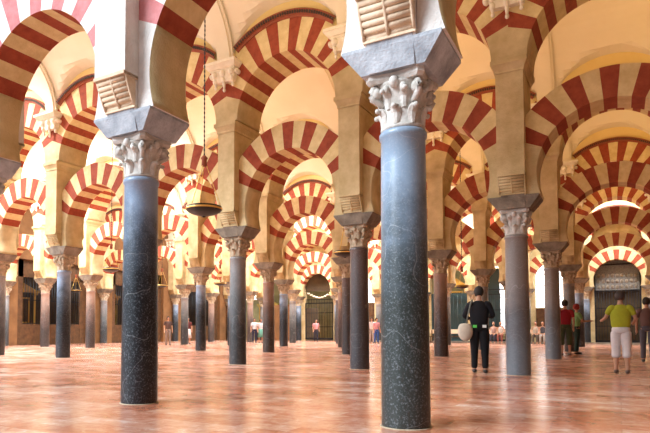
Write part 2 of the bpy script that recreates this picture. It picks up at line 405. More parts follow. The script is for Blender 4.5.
def string_mb(sgn):
    m = MB(); R0 = R2 + T2 - .01; n = 44; y0 = sgn * D2; am = math.acos(1.37 / (R0 + .1))
    A = [am + (PI - 2 * am) * k / n for k in range(n + 1)]
    prof = [(0.0, 0.0), (0.0, .035), (.05, .05), (.05, .085), (.16, .10), (.16, 0.0)]
    for k in range(n):
        for q in range(len(prof) - 1):
            (ra, ya), (rb, yb) = prof[q], prof[q + 1]
            f = lambda a, r, y: ((R0 + r) * math.cos(a), y0 + sgn * y, ZC2 + (R0 + r) * math.sin(a))
            m.quad([f(A[k], ra, ya), f(A[k + 1], ra, ya), f(A[k + 1], rb, yb), f(A[k], rb, yb)])
    for k in range(n):       # dentils
        a = (A[k] + A[k + 1]) / 2; h = (A[1] - A[0]) * .28
        f = lambda a, r, y: ((R0 + r) * math.cos(a), y0 + sgn * y, ZC2 + (R0 + r) * math.sin(a))
        q = [f(a - h, .055, .115), f(a + h, .055, .115), f(a + h, .115, .125), f(a - h, .115, .125)]
        b = [f(a - h, .055, .08), f(a + h, .055, .08), f(a + h, .115, .08), f(a - h, .115, .08)]
        m.quad(q, 1)
        for e in range(4): m.quad([q[e], q[(e + 1) % 4], b[(e + 1) % 4], b[e]], 1)
    return m
ME['ring1'] = ring_mb(ZC1, R1, T1, D1, 24, 13, W=HW - .245).mesh('voussoir_ring', [M['red'], M['cream']])
ME['ring1w'] = ring_mb(ZC1, R1, T1, D1, 24, 13, W=HW - .245, pale_front=True).mesh('voussoir_ring', [M['red'], M['cream'], M['rose_v'], M['white_v']])  # nearest row: front faces paler rose and white, undersides stay red and cream
ME['ring2'] = ring_mb(ZC2, R2, T2, D2, 21, 15).mesh('voussoir_ring', [M['red'], M['cream']])
for s, nm in ((-1, 'L'), (1, 'R')):
    ME['spr1' + nm] = springer_mb(ZC1, R1, D1, Z_IMP, 24, s, W=HW - .245).mesh('springer', [M['stone']])
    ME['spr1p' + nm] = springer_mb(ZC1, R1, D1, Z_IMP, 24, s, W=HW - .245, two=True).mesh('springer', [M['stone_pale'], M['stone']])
    ME['spr2' + nm] = springer_mb(ZC2, R2, D2, 6.16, 21, s, 6).mesh('springer', [M['stone']])
ME['spandrel'] = spandrel_mb().mesh('lunette_wall', [M['lunette']])
ME['stringF'] = string_mb(-1).mesh('dentil_moulding', [M['rim'], M['dentil']])

ROW = ['nearest', 'second', 'third', 'fourth', 'fifth', 'rear']
ORD = ['first', 'second', 'third', 'fourth', 'fifth', 'sixth', 'seventh', 'eighth', 'ninth', 'tenth', 'eleventh']
SPAN = {0: (-2, 1), 1: (-6, 1), 2: (-8, 1), 3: (-8, 1), 4: (-8, 1), 5: (-8, 1)}
def ordn(j, i):      # counted from the right-hand end of the arcade
    return ORD[-i] if i < 1 else 'off-frame'
def frm(j, i):
    return '%s from the right' % ORD[-i] if i < 1 else 'just past the right edge'
KIND = {(0, 0): 'green', (-1, 0): 'blue', (-2, 0): 'dark', (0, 1): 'pale', (-1, 1): 'dark', (-2, 1): 'grey', (-4, 1): 'blue', (-5, 1): 'grey',
        (0, 2): 'pale', (-1, 2): 'rose', (-3, 2): 'rose', (-2, 2): 'dark', (-4, 2): 'blue', (-6, 2): 'rose', (-7, 2): 'rose', (-4, 3): 'blue', (-3, 3): 'rose', (-5, 4): 'grey', (0, 3): 'grey'}
DESC = {'green': 'blue-green black veined marble', 'blue': 'blue-black marble', 'grey': 'mottled grey marble', 'pale': 'pale grey marble', 'rose': 'brownish rose marble', 'dark': 'dark brown marble'}
SPECIAL = {(0, 0): 'tallest blue-green veined marble column in the right foreground with a whitish carved capital',
           (-1, 0): 'blue-black marble column in the left foreground with a whitish carved capital and red corbel',
           (0, 1): 'mottled grey marble column just right of the man in black',
           (-1, 1): 'dark brown marble column directly left of the tall foreground column',
           (-2, 1): 'mottled grey marble column beside the big hanging lamp, right of the left foreground column',
           (-4, 1): 'slim blue-black marble column well left of the left foreground column',
           (-5, 1): 'grey column cut by the left edge of the photo',
           (0, 2): 'blue-grey marble column just left of the people in red and green shirts',
           (-1, 2): 'brownish column just left of the man in black',
           (-3, 2): 'dark rose column just right of the grey column by the hanging lamp'}
SHAFTS = {}
def column(i, j):
    k = KIND.get((i, j)) or rnd.choice(['grey', 'rose', 'blue', 'dark', 'grey'])
    lab = SPECIAL.get((i, j)) or '%s column of the %s arcade row, %s' % (DESC[k], ROW[j], frm(j, i))
    pale = j == 0
    t = thing('marble_column', lab, 'column', (cx(i), cy(j), 0), 0, 'marble columns of the hall')
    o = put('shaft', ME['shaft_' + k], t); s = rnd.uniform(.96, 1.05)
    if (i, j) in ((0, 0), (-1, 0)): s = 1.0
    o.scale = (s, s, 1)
    put('base_ring', ME['base'], t)
    put('capital', ME['capital_pale' if pale or (j == 1 and i == 0) else 'capital'], t)
    put('impost', ME['impost_pale' if pale else 'impost'], t)
def pier(i, j):
    t = thing('stone_pier', 'square stone pier above a column in the %s arcade row, %s' % (ROW[j], frm(j, i)), 'pier', (cx(i), cy(j), 0), 0, 'stone piers above the columns')
    put('pier_block', ME['pier_pale' if j == 0 else 'pier'], t)
    put('ledge', ME['ledge'], t)
    put('roll_corbel', ME['rollN' if j == 0 else 'rollF'], t); put('roll_corbel', ME['rollB'], t)
def brackets(i, j):
    for nm, side in (('brF', 'front'), ('brB', 'rear')):
        o = put('vault_bracket', ME[nm], None, (cx(i), cy(j), 0))
        tag(o, 'white stucco bracket on the %s of a pier, %s row, %s' % (side, ROW[j], frm(j, i)), 'bracket', 'stucco brackets under the vaults')
def arches(i, j):        # bay between column i and i+1
    o = 'between its %s and %s columns' % (ordn(j, i + 1), ordn(j, i))
    x = cx(i) + HW
    t = thing('horseshoe_arch', 'lower red-striped horseshoe arch, %s row, %s from the right' % (ROW[j], o), 'arch', (x, cy(j), 0), 0, 'lower horseshoe arches')
    s1, s2 = (.975, .975) if i >= 0 else ((1.05, 1.05) if j == 0 else (1.075, 1.05))
    t.location.z = Z_IMP * (1 - s1); t.scale = (1, 1, s1)
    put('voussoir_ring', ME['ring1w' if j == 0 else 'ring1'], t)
    p = 'spr1p' if j == 0 else 'spr1'
    put('springer', ME[p + 'L'], t); put('springer', ME[p + 'R'], t)
    t = thing('round_arch', 'upper red-striped round arch, %s row, %s from the right' % (ROW[j], o), 'arch', (x, cy(j), 0), 0, 'upper round arches')
    t.location.z = 6.16 * (1 - s2); t.scale = (1, 1, s2)
    put('voussoir_ring', ME['ring2'], t)
    put('springer', ME['spr2L'], t); put('springer', ME['spr2R'], t)
    put('lunette_wall', ME['spandrel'], t); put('dentil_moulding', ME['stringF'], t)
for j in range(6):
    a, b = SPAN[j]
    for i in range(a, b + 1):
        column(i, j); pier(i, j); brackets(i, j)
    for i in range(a, b): arches(i, j)

# ------------------------------------------------------------------ vaults
def vault_mesh(j, x0, x1):
    y0, y1 = cy(j) + D2 - .03, cy(j + 1) - D2 + .03; hy = (y1 - y0) / 2; ym = (y0 + y1) / 2
    ys = [-math.cos(PI * k / 40) * hy for k in range(41)]
    xs = []; i0 = int(round((x0 - AX) / BAY)); i1 = int(round((x1 - AX) / BAY))
    for i in range(i0, i1):
        for k in range(20): xs.append(cx(i) + HW - HW * math.cos(PI * k / 20) )
    xs.append(x1)
    Z0 = 7.60
    def z(x, y):
        zb = Z0 + 2.35 * math.sqrt(max(0, 1 - (y / hy) ** 2))
        u = ((x - AX) / BAY) % 1.0; dx = (u - .5) * BAY
        zl = Z0 + (1.17 + .16 * (hy - abs(y))) * math.sqrt(max(0, 1 - (dx / 1.46) ** 2)) if abs(dx) < 1.46 else 0
        return max(zb, zl)
    m = MB(); n = len(ys)
    m.v = [(x, ym + y, z(x, y)) for x in xs for y in ys]
    for a in range(len(xs) - 1):
        for b in range(n - 1):
            m.f.append((a * n + b, a * n + b + 1, (a + 1) * n + b + 1, (a + 1) * n + b)); m.m.append(0); m.sm.append(False)
    me = m.mesh('ceiling', [M['plaster']]); me.flip_normals()
    return me
def rib_mesh(j):
    y0, y1 = cy(j) + D2, cy(j + 1) - D2; hy = (y1 - y0) / 2; ym = (y0 + y1) / 2; m = MB(); n = 36
    def sect(k):
        a = PI * k / n; c, s = -math.cos(a), math.sin(a); out = []
        for x, d in ((-.24, 0), (-.24, .06), (-.17, .06), (-.17, .10), (.17, .10), (.17, .06), (.24, .06), (.24, 0)):
            out.append((x, ym + c * (hy - d), 7.60 + s * (2.35 - d)))
        return out
    S = [sect(k) for k in range(n + 1)]
    for k in range(n):
        for q in range(7): m.quad([S[k][q], S[k + 1][q], S[k + 1][q + 1], S[k][q + 1]])
    return m.mesh('trim', [M['plaster']])
tn = 1
for jj in (-1, -2): struct('ceiling', vault_mesh(jj, cx(0), cx(IR)), 'unseen cream plaster vault over the viewer, added to shade the right')  # unseen vaults added to keep sky light off the right side
for j in range(5):
    a = SPAN[j + 1][0] if j else -6
    o = struct('ceiling', vault_mesh(j, cx(a), cx(IR)), 'cream groined plaster vault over the aisle behind the %s arcade row' % ROW[j])
    rm = rib_mesh(j)
    for i in range(a, 2):
        struct('trim_%d' % tn, rm, None, (cx(i), 0, 0)); tn += 1

# ------------------------------------------------------------------ floor and walls
def gridplane(x0, x1, y0, y1, z, name, mat):
    m = MB(); m.quad([(x0, y0, z), (x1, y0, z), (x1, y1, z), (x0, y1, z)]); return m.mesh(name, [mat])
XL, XR, YB = cx(IL), cx(IR), cy(5)
struct('floor', gridplane(XL - 12, XR + 6, -8, YB + 6, 0, 'floor', M['floor']), 'polished terracotta and pink marble tile floor')
# left wall with chapel openings between pilasters
def wall_box(name, bxs, mat, label=None):
    m = MB()
    for b in bxs: m.box(*b)
    return struct(name, m.mesh(name, [mat]), label)
bx = [(XL - .9, XL - .3, cy(1) - 4, YB + 3, 4.9, 9.9)]
for j in range(1, 6):
    bx.append((XL - .9, XL - .3, cy(j) - 1.0, cy(j) + 1.0, 0, 4.9))
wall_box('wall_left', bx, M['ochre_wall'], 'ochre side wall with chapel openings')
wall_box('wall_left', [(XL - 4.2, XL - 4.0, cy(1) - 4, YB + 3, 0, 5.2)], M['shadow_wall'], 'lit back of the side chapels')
wall_box('wall_right_added', [(XR, XR + .3, cy(0) + 1, YB + 3, 0, 9.9)], M['ochre_wall'], 'unseen ochre right wall, added to keep that side warm and dark')  # unseen wall added to keep the right side warm and dark
wall_box('wall_right_added', [(XR, XR + .3, -10, cy(0) + 1, 0, 9.9)], M['ochre_wall'], 'unseen ochre right wall, added to keep that side warm and dark')  # unseen extension added to block sky light from the right
wall_box('wall_front_added', [(-2.5, XR, -10.3, -10, 0, 9.9)], M['ochre_wall'], 'unseen ochre wall behind the viewer, added to block light')  # unseen half wall added so sky light enters only from left rear
m = MB(); m.box(XL - 4.2, XR, YB + .62, YB + .92, 5.0, 9.9)
for i in range(IL, 2): m.box(cx(i) - .45, cx(i) + .45, YB + .3, YB + .6, 0, 5.0)
struct('wall_back', m.mesh('wall_back', [M['stone']]), 'back wall behind the last striped arches')
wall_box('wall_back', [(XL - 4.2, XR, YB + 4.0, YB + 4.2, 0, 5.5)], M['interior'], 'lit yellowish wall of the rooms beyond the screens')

# step along the back
o = wall_box('trim_90', [(cx(-4), XR, YB - .75, YB + .3, 0, .10)], M['impost'], 'low grey stone step before the back screens')

def bars(m, x0, x1, y, z0, z1, nx, r=.016, horiz=()):
    for k in range(nx + 1):
        x = x0 + (x1 - x0) * k / nx; m.tube([(x, y, z0), (x, y, z1)], r, 6)
    for z in horiz: m.box(x0, x1, y - .02, y + .02, z - .025, z + .025)
SCR = 'iron screens in the back wall'
def grille_screen(i, label, frame, top=4.55, tymp=None, back=None, nx=16):
    x0, x1 = cx(i) + .45, cx(i + 1) - .45; y = YB + .32
    t = thing('iron_screen', label, 'screen', ((x0 + x1) / 2, y, 0), 0, SCR)
    w = (x1 - x0) / 2
    m = MB(); m.box(-w, -w + .08, -.04, .04, .1, top); m.box(w - .08, w, -.04, .04, .1, top); m.box(-w, w, -.04, .04, top - .08, top); m.box(-w, w, -.04, .04, .1, .24)
    put('frame', m.mesh('frame', [frame]), t)
    m = MB(); bars(m, -w + .08, w - .08, 0, .2, 3.3, nx, .018, (1.1, 2.2, 3.25)); put('bars', m.mesh('bars', [frame]), t)
    if tymp:
        m = MB(); m.box(-w - .1, w + .1, .03, .10, 3.3, 5.3); put('tympanum', m.mesh('tympanum', [tymp]), t)
        m = MB()
        for k in range(9):
            for q in range(3): m.blob((-w + .25 + k * (2 * w - .5) / 8, .02, 3.5 + q * .34), (.09, .04, .12), seg=8, rings=5)
        put('carving', m.mesh('carving', [M['impost']]), t)
    if back:
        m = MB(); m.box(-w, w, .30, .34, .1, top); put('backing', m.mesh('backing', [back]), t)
    return t
grille_screen(0, 'tall dark iron screen door under the far pink arch at the right', M['iron'], 4.9, M['tympanum'], M['shadow_wall'])
grille_screen(-3, 'green-black screen beyond the brownish column, left of the man in black', M['green_iron'], 3.4, None, M['green_iron'], 8)
grille_screen(-6, 'black iron gate in the far central doorway behind the small pink figure', M['iron'], 3.0, None, None, 10)
grille_screen(-2, 'thin iron grille before the bright window beyond the man in black', M['iron'], 3.6, None, None, 8)
def window(n, i, z0, z1):
    m = MB(); x0, x1 = cx(i) + .45, cx(i + 1) - .45; y = YB + .62
    o = struct('window_%d' % n, None, 'daylit window in the back wall')
    fm = MB()
    for k in range(4):
        x = x0 + (x1 - x0) * k / 3; fm.box(x - .03, x + .03, y - .04, y + .04, z0, z1)
    for k in range(5):
        z = z0 + (z1 - z0) * k / 4; fm.box(x0, x1, y - .03, y + .03, z - .025, z + .025)
    put('window_frame', fm.mesh('window_frame', [M['bracket']]), o)
    m.box(x0, x1, y, y + .02, z0, z1); put('pane', m.mesh('pane', [M['pane']]), o)
t = thing('gate_lunette', 'dark arched panel above the far central iron gate', 'panel', (cx(-6) + HW, YB + .36, 0), 0)
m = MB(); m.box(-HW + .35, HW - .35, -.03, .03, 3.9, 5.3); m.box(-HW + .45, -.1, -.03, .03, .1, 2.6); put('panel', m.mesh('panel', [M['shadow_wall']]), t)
m = MB()
for q in range(9): m.blob((-.95 + q * .24, -.02, 3.75 - .35 * math.sin(PI * q / 8)), (.14, .05, .07))
put('swag', m.mesh('swag', [M['bracket']]), t)
window(1, -1, 2.3, 5.2); window(2, -2, 0.9, 5.2); window(3, -5, 2.9, 5.0); window(4, -8, 3.4, 5.0)
for i, a, b, lab in ((-2, -.9, -.05, 'green-black shutter left of the bright window beyond the man in black'), (-1, -1.2, 1.2, 'dark wooden doors below the bright window between the grey columns')):
    t = thing('shutter', lab, 'shutter', (cx(i) + HW, YB + .5, 0), 0)
    m = MB(); z1 = 5.0 if i == -2 else 2.25; m.box(a, b, -.03, .03, .1, z1)
    n_ = 2 if i == -2 else 4
    for q in range(n_):
        x0 = a + (b - a) * (q + .12) / n_; x1 = a + (b - a) * (q + .88) / n_; m.box(x0, x1, -.05, -.03, .3, z1 * .45); m.box(x0, x1, -.05, -.03, z1 * .5, z1 - .15)
    put('panel', m.mesh('panel', [M['green_iron'] if i == -2 else M['wood']]), t)
# altars
def altar(x, y, rz, w, h, label, dark=True):
    t = thing('gilded_altar', label, 'altar', (x, y, 0), rz, 'gilded altars in the chapels')
    m = MB(); m.box(-w / 2, w / 2, 0, .7, 0, 1.0); m.box(-w / 2 - .06, w / 2 + .06, -.06, .7, 1.0, 1.07); put('table', m.mesh('table', [M['wood']]), t)
    m = MB()
    for s in (-1, 1):
        m.lathe([(.09, 1.07), (.07, 1.2), (.075, h - .6), (.1, h - .5)], 12, (s * w * .38, .45, 0)); m.box(s * w * .38 - .13, s * w * .38 + .13, .3, .6, h - .5, h - .35)
    m.box(-w / 2, w / 2, .35, .65, h - .35, h - .2); m.frus(-w * .4, w * .4, .35, .65, h - .2, -.1, .1, .4, .6, h + .25)
    m.box(-w * .24, w * .24, .5, .62, 1.3, 1.38); m.box(-w * .24, w * .24, .5, .62, h - .75, h - .67)
    for s in (-1, 1): m.box(s * w * .24 - .04, s * w * .24 + .04, .5, .62, 1.3, h - .67)
    put('retable_frame', m.mesh('retable_frame', [M['gold']]), t)
    m = MB(); m.box(-w * .24, w * .24, .56, .60, 1.35, h - .7); put('panel', m.mesh('panel', [M['shadow_wall']]), t)
for j, lab in ((1, 'gilded altar in the dark chapel beyond the slim blue-black column at the left'), (2, 'gilded altar in the chapel just right of the left foreground column'),
               (3, 'gilded altar in the chapel left of the big hanging lamp'), (4, 'gilded altar in the chapel under the big hanging lamp')):
    altar(XL - 3.9 + .8, cy(j) + AIS / 2, PI / 2, 2.6, 3.6, lab)
altar(cx(-8) + HW, YB + 3.1, 0, 2.2, 3.4, 'gilded altar behind the back wall at its left end')
altar(cx(-3) + HW + .1, YB + 1.3, 0, 1.8, 4.3, 'gilded altar top showing above the green-black screen')
# timber panels closing part of the chapels
for j in range(1, 5):
    t = thing('timber_screen', 'dark timber chapel screen in the left wall, %s chapel from the front' % ORD[j - 1], 'screen', (XL - .6, cy(j) + AIS / 2, 0), PI / 2, 'timber chapel screens')
    m = MB(); w = AIS / 2 - 1.0
    for s in (-1, 1): m.box(*sorted((s * w, s * (w - .5))), -.06, .06, 0, 4.9)
    m.box(-w, w, -.06, .06, 3.9, 4.9); put('frame', m.mesh('frame', [M['wood']]), t)
    m = MB(); m.box(-w + .5, w - .5, -.04, .04, 0, 1.2); put('lower_panel', m.mesh('lower_panel', [M['wood']]), t)
    m = MB(); bars(m, -w + .5, w - .5, 0, 1.2, 3.9, 22, .02, (1.25, 2.6)); put('bars', m.mesh('bars', [M['iron']]), t)
# wood panelling in two back bays
for i, lab in ((-7, 'ochre wooden door panelling in the back wall beside the couple in pale shirts'), (-4, 'dark wooden panelling behind the tall foreground column'), (-5, 'dark wooden panelling beyond the pair of visitors by the foreground column')):
    t = thing('wooden_panelling', lab, 'panelling', (cx(i) + HW, YB + .34, 0), 0)
    w = HW - .45; m = MB(); m.box(-w, w, -.03, .05, 0, 2.9)
    for a in range(3):
        for b in range(3):
            xx = -w + .1 + a * (2 * w - .1) / 3; m.box(xx, xx + (2 * w - .4) / 3, -.06, -.03, .15 + b * .92, .95 + b * .92)
    put('panel', m.mesh('panel', [M['ochre_wall'] if i == -7 else M['wood']]), t)

# ------------------------------------------------------------------ hanging lamps
def chain_mb(m, p0, p1, r):
    p0, p1 = Vector(p0), Vector(p1); L = (p1 - p0).length; n = max(2, int(L / .09))
    pts = []; rs = []
    for k in range(n * 2 + 1):
        pts.append(p0.lerp(p1, k / (2 * n))); rs.append(r if k % 2 else r * .45)
    m.tube(pts, rs, 6)
def lamp(x, y, z, dia, label, ztop=9.8):
    t = thing('hanging_lamp', label, 'hanging lamp', (x, y, z), 0, 'bronze dish lamps on long chains'); R = dia / 2
    m = MB(); m.lathe([(R * .04, -.30 * R), (R * .18, -.30 * R), (R * .34, -.25 * R), (R * .7, -.15 * R), (R * .93, -.02 * R), (R, .10 * R), (R * .97, .24 * R), (R * .90, .26 * R), (R * .88, .1 * R), (R * .5, -.05 * R), (.01, -.1 * R)], 36)
    m.lathe([(R * .02, -.37 * R), (R * .09, -.34 * R), (R * .10, -.30 * R)], 12); put('dish', m.mesh('dish', [M['bronze']]), t)
    m = MB(); m.lathe([(R * 1.0, .05 * R), (R * 1.025, .07 * R), (R * 1.025, .13 * R), (R * .99, .15 * R)], 36, cap=False); put('gilded_rim', m.mesh('gilded_rim', [M['gold']]), t)
    hz = 2.8 * R; m = MB()
    m.lathe([(.02, hz - .12), (.055, hz - .10), (.05, hz + .02), (.07, hz + .05), (.03, hz + .10)], 14); put('hub', m.mesh('hub', [M['rim']]), t)
    m = MB()
    for k in range(3):
        a = 2 * PI * k / 3 + .4; chain_mb(m, (math.cos(a) * R * .93, math.sin(a) * R * .93, .25 * R), (math.cos(a) * .04, math.sin(a) * .04, hz - .08), .011)
    put('support_chain', m.mesh('support_chain', [M['gold']]), t)
    m = MB(); chain_mb(m, (0, 0, hz + .08), (0, 0, ztop - z), .017); put('chain', m.mesh('chain', [M['iron']]), t)
F_, YAW, PIT, CXP, CYP, CH = 578.94, 0.5449, 0.0446, 267.9, 303.6, 0.8986
def at(u, v, Y):      # measured pixel -> point on the plane y=Y (used once to survey positions)
    a = (u - CXP) / F_; b = -(v - CYP) / F_
    Yv = math.cos(PIT) - b * math.sin(PIT); z = math.sin(PIT) + b * math.cos(PIT)
    x = a * math.cos(YAW) - Yv * math.sin(YAW); y = a * math.sin(YAW) + Yv * math.cos(YAW)
    t = Y / y; return x * t, Y, z * t + CH
def aisle(j): return cy(j) + AIS / 2
LAMPS = [(204, 211, aisle(0), .70, 'large black dish lamp with gold rim hanging between the two left columns'),
         (111, 270, aisle(1), .66, 'black dish lamp hanging just left of the left foreground column'),
         (345, 254, aisle(1), .66, 'black dish lamp half hidden behind the dark column by the foreground one'),
         (76, 291, aisle(2), .62, 'small dish lamp hanging low between the two slim left columns'),
         (220, 284, aisle(2), .62, 'small dish lamp under the large one, beside the grey column'),
         (462, 287, aisle(2), .5, 'small dish lamp hanging behind the head of the man in black'),
         (162, 286, aisle(2), .6, 'small dish lamp in front of the chapel right of the left foreground column')]
for u, v, Y, d, lab in LAMPS:
    x, y, z = at(u, v, Y); lamp(x, y, z, d, lab)

# ------------------------------------------------------------------ people
SK = plain('skin', (0.50, 0.27, 0.17), 0.6)
def cloth(name, c): return rough_mat(name, tuple(k * .8 for k in c), c, 8, rough=0.9, bump=0.2)
def skin_mesh(name, chains, mat, lv=1):
    """chains: list of [(point, radius), ...] grown into one smooth surface; points equal within 1 mm are shared"""
    verts = []; rad = []; edges = []
    def vid(p, r):
        for k, q in enumerate(verts):
            if (q - p).length < 1e-3: rad[k] = max(rad[k], r); return k
        verts.append(p); rad.append(r); return len(verts) - 1
    for ch in chains:
        prev = None
        for p, r in ch:
            k = vid(Vector(p), r)
            if prev is not None and prev != k: edges.append((prev, k))
            prev = k
    me = bpy.data.meshes.new(name); me.from_pydata([tuple(v) for v in verts], edges, [])
    o = bpy.data.objects.new(name, me); COL.objects.link(o)
    md = o.modifiers.new('s', 'SKIN'); md.use_smooth_shade = True
    for k, sv in enumerate(me.skin_vertices[0].data):
        r = rad[k]; sv.radius = (r, r) if not isinstance(r, tuple) else r; sv.use_root = (k == 0)
    sd = o.modifiers.new('u', 'SUBSURF'); sd.levels = lv; sd.render_levels = lv
    bpy.context.view_layer.update()
    dg = bpy.context.evaluated_depsgraph_get(); me2 = bpy.data.meshes.new_from_object(o.evaluated_get(dg))
    bpy.data.objects.remove(o); me2.name = name; me2.materials.clear(); me2.materials.append(mat)
    for p in me2.polygons: p.use_smooth = True
    return me2
def hand_chains(w, d, side):
    """palm and five curled fingers from the wrist w along direction d"""
    d = Vector(d).normalized(); up = Vector((0, 1, 0)); s = d.cross(up).normalized(); f = up
    palm = w + d * .075; ch = [[(w, .024), (w + d * .04, .034), (palm, .034)]]
    for k, L in enumerate((.066, .076, .072, .056)):
        b = palm + f * (.028 - .019 * k); k1 = b + d * L * .5 + s * .006 * side; k2 = k1 + d * L * .35 + s * .016 * side
        ch.append([(palm, .034), (b + d * .008, .010), (k1, .0095), (k2, .008)])
    t = w + d * .035; ch.append([(w + d * .04, .034), (t + f * .042 + d * .02, .012), (t + f * .052 + d * .052, .010)])
    return ch
def person(name_label, loc, rz, H=1.72, shirt=(.1, .1, .1), pants=(.05, .05, .05), hair=(.03, .02, .015), armL=None, armR=None, short=False, sleeves='short',
           step=.10, skirt=False, head_turn=0.0, head_tilt=.1, shoes=(.03, .03, .03), stout=1.0, group=None):
    k = H / 1.75
    t = thing('person', name_label, 'person', loc, rz, group)
    V = lambda x, y, z: Vector((x * k, y * k, z * k))
    hip = V(0, 0, .95); waist = V(0, 0, 1.10); chest = V(0, -.01, 1.32); neck0 = V(0, 0, 1.46); neck1 = V(0, -.015, 1.53)
    fx = .105; L = {}
    for s, st in ((-1, -step), (1, step)):
        L[s] = [V(s * .09, 0, .90), V(s * .10, -st * .5 - .01, .50), V(s * fx, -st * .6 + .02 - .0, .09)]
    arms = {}
    for s, a in ((-1, armL), (1, armR)):
        sh = V(s * .185, 0, 1.42)
        el, wr = a if a else ((s * .25, .02, 1.13), (s * .25, -.08, .88))
        arms[s] = [sh, V(*el), V(*wr)]
    ch = [[(hip, .12 * k), (waist, .10 * k), (chest, .09 * k), (neck0, .055 * k), (neck1, .052 * k), (V(0, -.02, 1.60), .05 * k)]]
    for s in (-1, 1):
        h, kn, an = L[s]
        ch.append([(hip, .13 * k), (h, .085 * k), ((h + kn) / 2, .075 * k), (kn, .055 * k), ((kn * .6 + an * .4), .055 * k), (an, .036 * k), (an + V(0, 0, -.045), .034 * k)])
        sh, el, wr = arms[s]
        ch.append([(chest, .09 * k), (sh, .045 * k), ((sh + el) / 2, .046 * k), (el, .038 * k), ((el + wr) / 2, .035 * k), (wr, .024 * k)])
        ch += [[(p, r) for p, r in c] for c in hand_chains(wr, wr - el, s)]
    body = skin_mesh('body', ch, SK, 1)
    # head with face added to the same body mesh
    hm = MB(); c = V(0, -.02, 1.655); n0 = 0
    hm.blob(c, (.074 * k, .092 * k, .115 * k), seg=20, rings=14)
    for v in range(len(hm.v)):
        x, y, z = hm.v[v]; dz = (z - c.z) / (.115 * k)
        if dz < 0: f = 1 - .25 * dz * dz; hm.v[v] = (x * f, (y - c.y) * (1 - .1 * dz * dz) + c.y, z)
    hm.blob(c + V(0, -.098, -.015), (.012 * k, .018 * k, .024 * k), seg=8, rings=6)
    for s in (-1, 1): hm.blob(c + V(s * .076, .008, -.01), (.010 * k, .02 * k, .03 * k), seg=8, rings=6)
    for s in (-1, 1): hm.blob(c + V(s * .03, -.083, .012), (.013 * k, .008 * k, .008 * k), 1, seg=8, rings=6)
    hm.blob(c + V(0, -.086, -.055), (.024 * k, .008 * k, .007 * k), 2, seg=10, rings=6)
    R_ = Matrix.Translation(neck1) @ Matrix.Rotation(head_turn, 4, 'Z') @ Matrix.Rotation(head_tilt, 4, 'X') @ Matrix.Translation(-neck1)
    hm.v = [tuple(R_ @ Vector(p)) for p in hm.v]
    hme = hm.mesh('h', [SK, plain('eyes', (.03, .02, .02)), plain('lips', (.35, .12, .1))])
    import bmesh
    bm = bmesh.new(); bm.from_mesh(body); n = len(bm.faces); bm.from_mesh(hme); bm.to_mesh(body); bm.free()
    body.materials.append(hme.materials[1]); body.materials.append(hme.materials[2])
    for p in body.polygons: p.use_smooth = True
    put('body', body, t)
    hr = MB(); hr.blob(c + V(0, .018, .022), (.098 * k, .108 * k, .125 * k), seg=20, rings=12)
    hr.v = [tuple(R_ @ Vector((x, max(y, c.y - .055 * k) if z < c.z + .055 * k else y, max(z, c.z - .075 * k)))) for x, y, z in hr.v]
    put('hair', hr.mesh('hair', [plain('hair', hair, .8)]), t)
    # shirt
    g = 1.0 * stout
    ch = [[(V(0, 0, .93), (.175 * k * g, .125 * k * g)), (V(0, 0, 1.10), (.165 * k * g, .12 * k * g)), (V(0, -.01, 1.30), (.20 * k * g, .14 * k * g)), (V(0, 0, 1.42), (.16 * k, .105 * k)), (V(0, 0, 1.50), (.075 * k, .075 * k))]]
    def one(chx): return [[(p, r) for p, r in c_] for c_ in chx]
    me_t = skin_mesh('shirt', [[(p, (r[0] if True else 0)) for p, r in c_] for c_ in [[(q[0], (q[1],)) for q in ch[0]]]] if False else [[(p, r) for p, r in ch[0]]], cloth('shirt', shirt), 2)
    sleeve = []
    sm = [me_t]
    for s in (-1, 1):
        sh, el, wr = arms[s]
        root = V(s * .09, -.005, 1.40)
        e = [(root, .10 * k), (sh, .085 * k), (sh.lerp(el, .5), .062 * k)]
        if sleeves == 'long': e += [(el, .053 * k), (el.lerp(wr, .5), .05 * k), (el.lerp(wr, .93), .04 * k)]
        else: e += [(sh.lerp(el, .72), .062 * k)]
        sm.append(skin_mesh('sleeve', [e], me_t.materials[0], 2))
    bm = bmesh.new()
    for q in sm: bm.from_mesh(q)
    bm.to_mesh(me_t); bm.free()
    for p in me_t.polygons: p.use_smooth = True
    put('shirt', me_t, t)
    # trousers or skirt
    if skirt:
        sk = MB(); sk.lathe([(.15 * k, 1.02 * k), (.185 * k, .90 * k), (.20 * k, .7 * k), (.23 * k, .42 * k), (.22 * k, .42 * k)], 20); put('skirt', sk.mesh('skirt', [cloth('skirt', pants)]), t)
    else:
        sm = []; pm = cloth('trousers', pants)
        sm.append(skin_mesh('trousers', [[(V(0, 0, 1.04), (.16 * k * g, .115 * k * g)), (V(0, .005, .93), (.165 * k * g, .12 * k * g)), (V(0, 0, .84), (.15 * k * g, .11 * k * g))]], pm, 2))
        for s in (-1, 1):
            h, kn, an = L[s]
            e = [(h + V(0, 0, .04), .098 * k * g), (h.lerp(kn, .5), .092 * k * g), (kn, .076 * k * g)]
            e += [(kn.lerp(an, .45), .08 * k * g)] if short else [(kn.lerp(an, .5), .07 * k), (an + V(0, 0, -.01), .066 * k)]
            sm.append(skin_mesh('leg', [e], pm, 2))
        bm = bmesh.new()
        for q in sm: bm.from_mesh(q)
        bm.to_mesh(sm[0]); bm.free()
        for p in sm[0].polygons: p.use_smooth = True
        put('trousers', sm[0], t)
    shm = plain('shoe', shoes, .5)
    for s in (-1, 1):
        an = L[s][2]; q = MB(); q.blob((an.x, an.y - .06 * k, .045 * k), (.05 * k, .14 * k, .05 * k), seg=14, rings=8)
        q.v = [(x, y, max(z, 0.0)) for x, y, z in q.v]; put('shoe', q.mesh('shoe', [shm]), t)
    return t, k
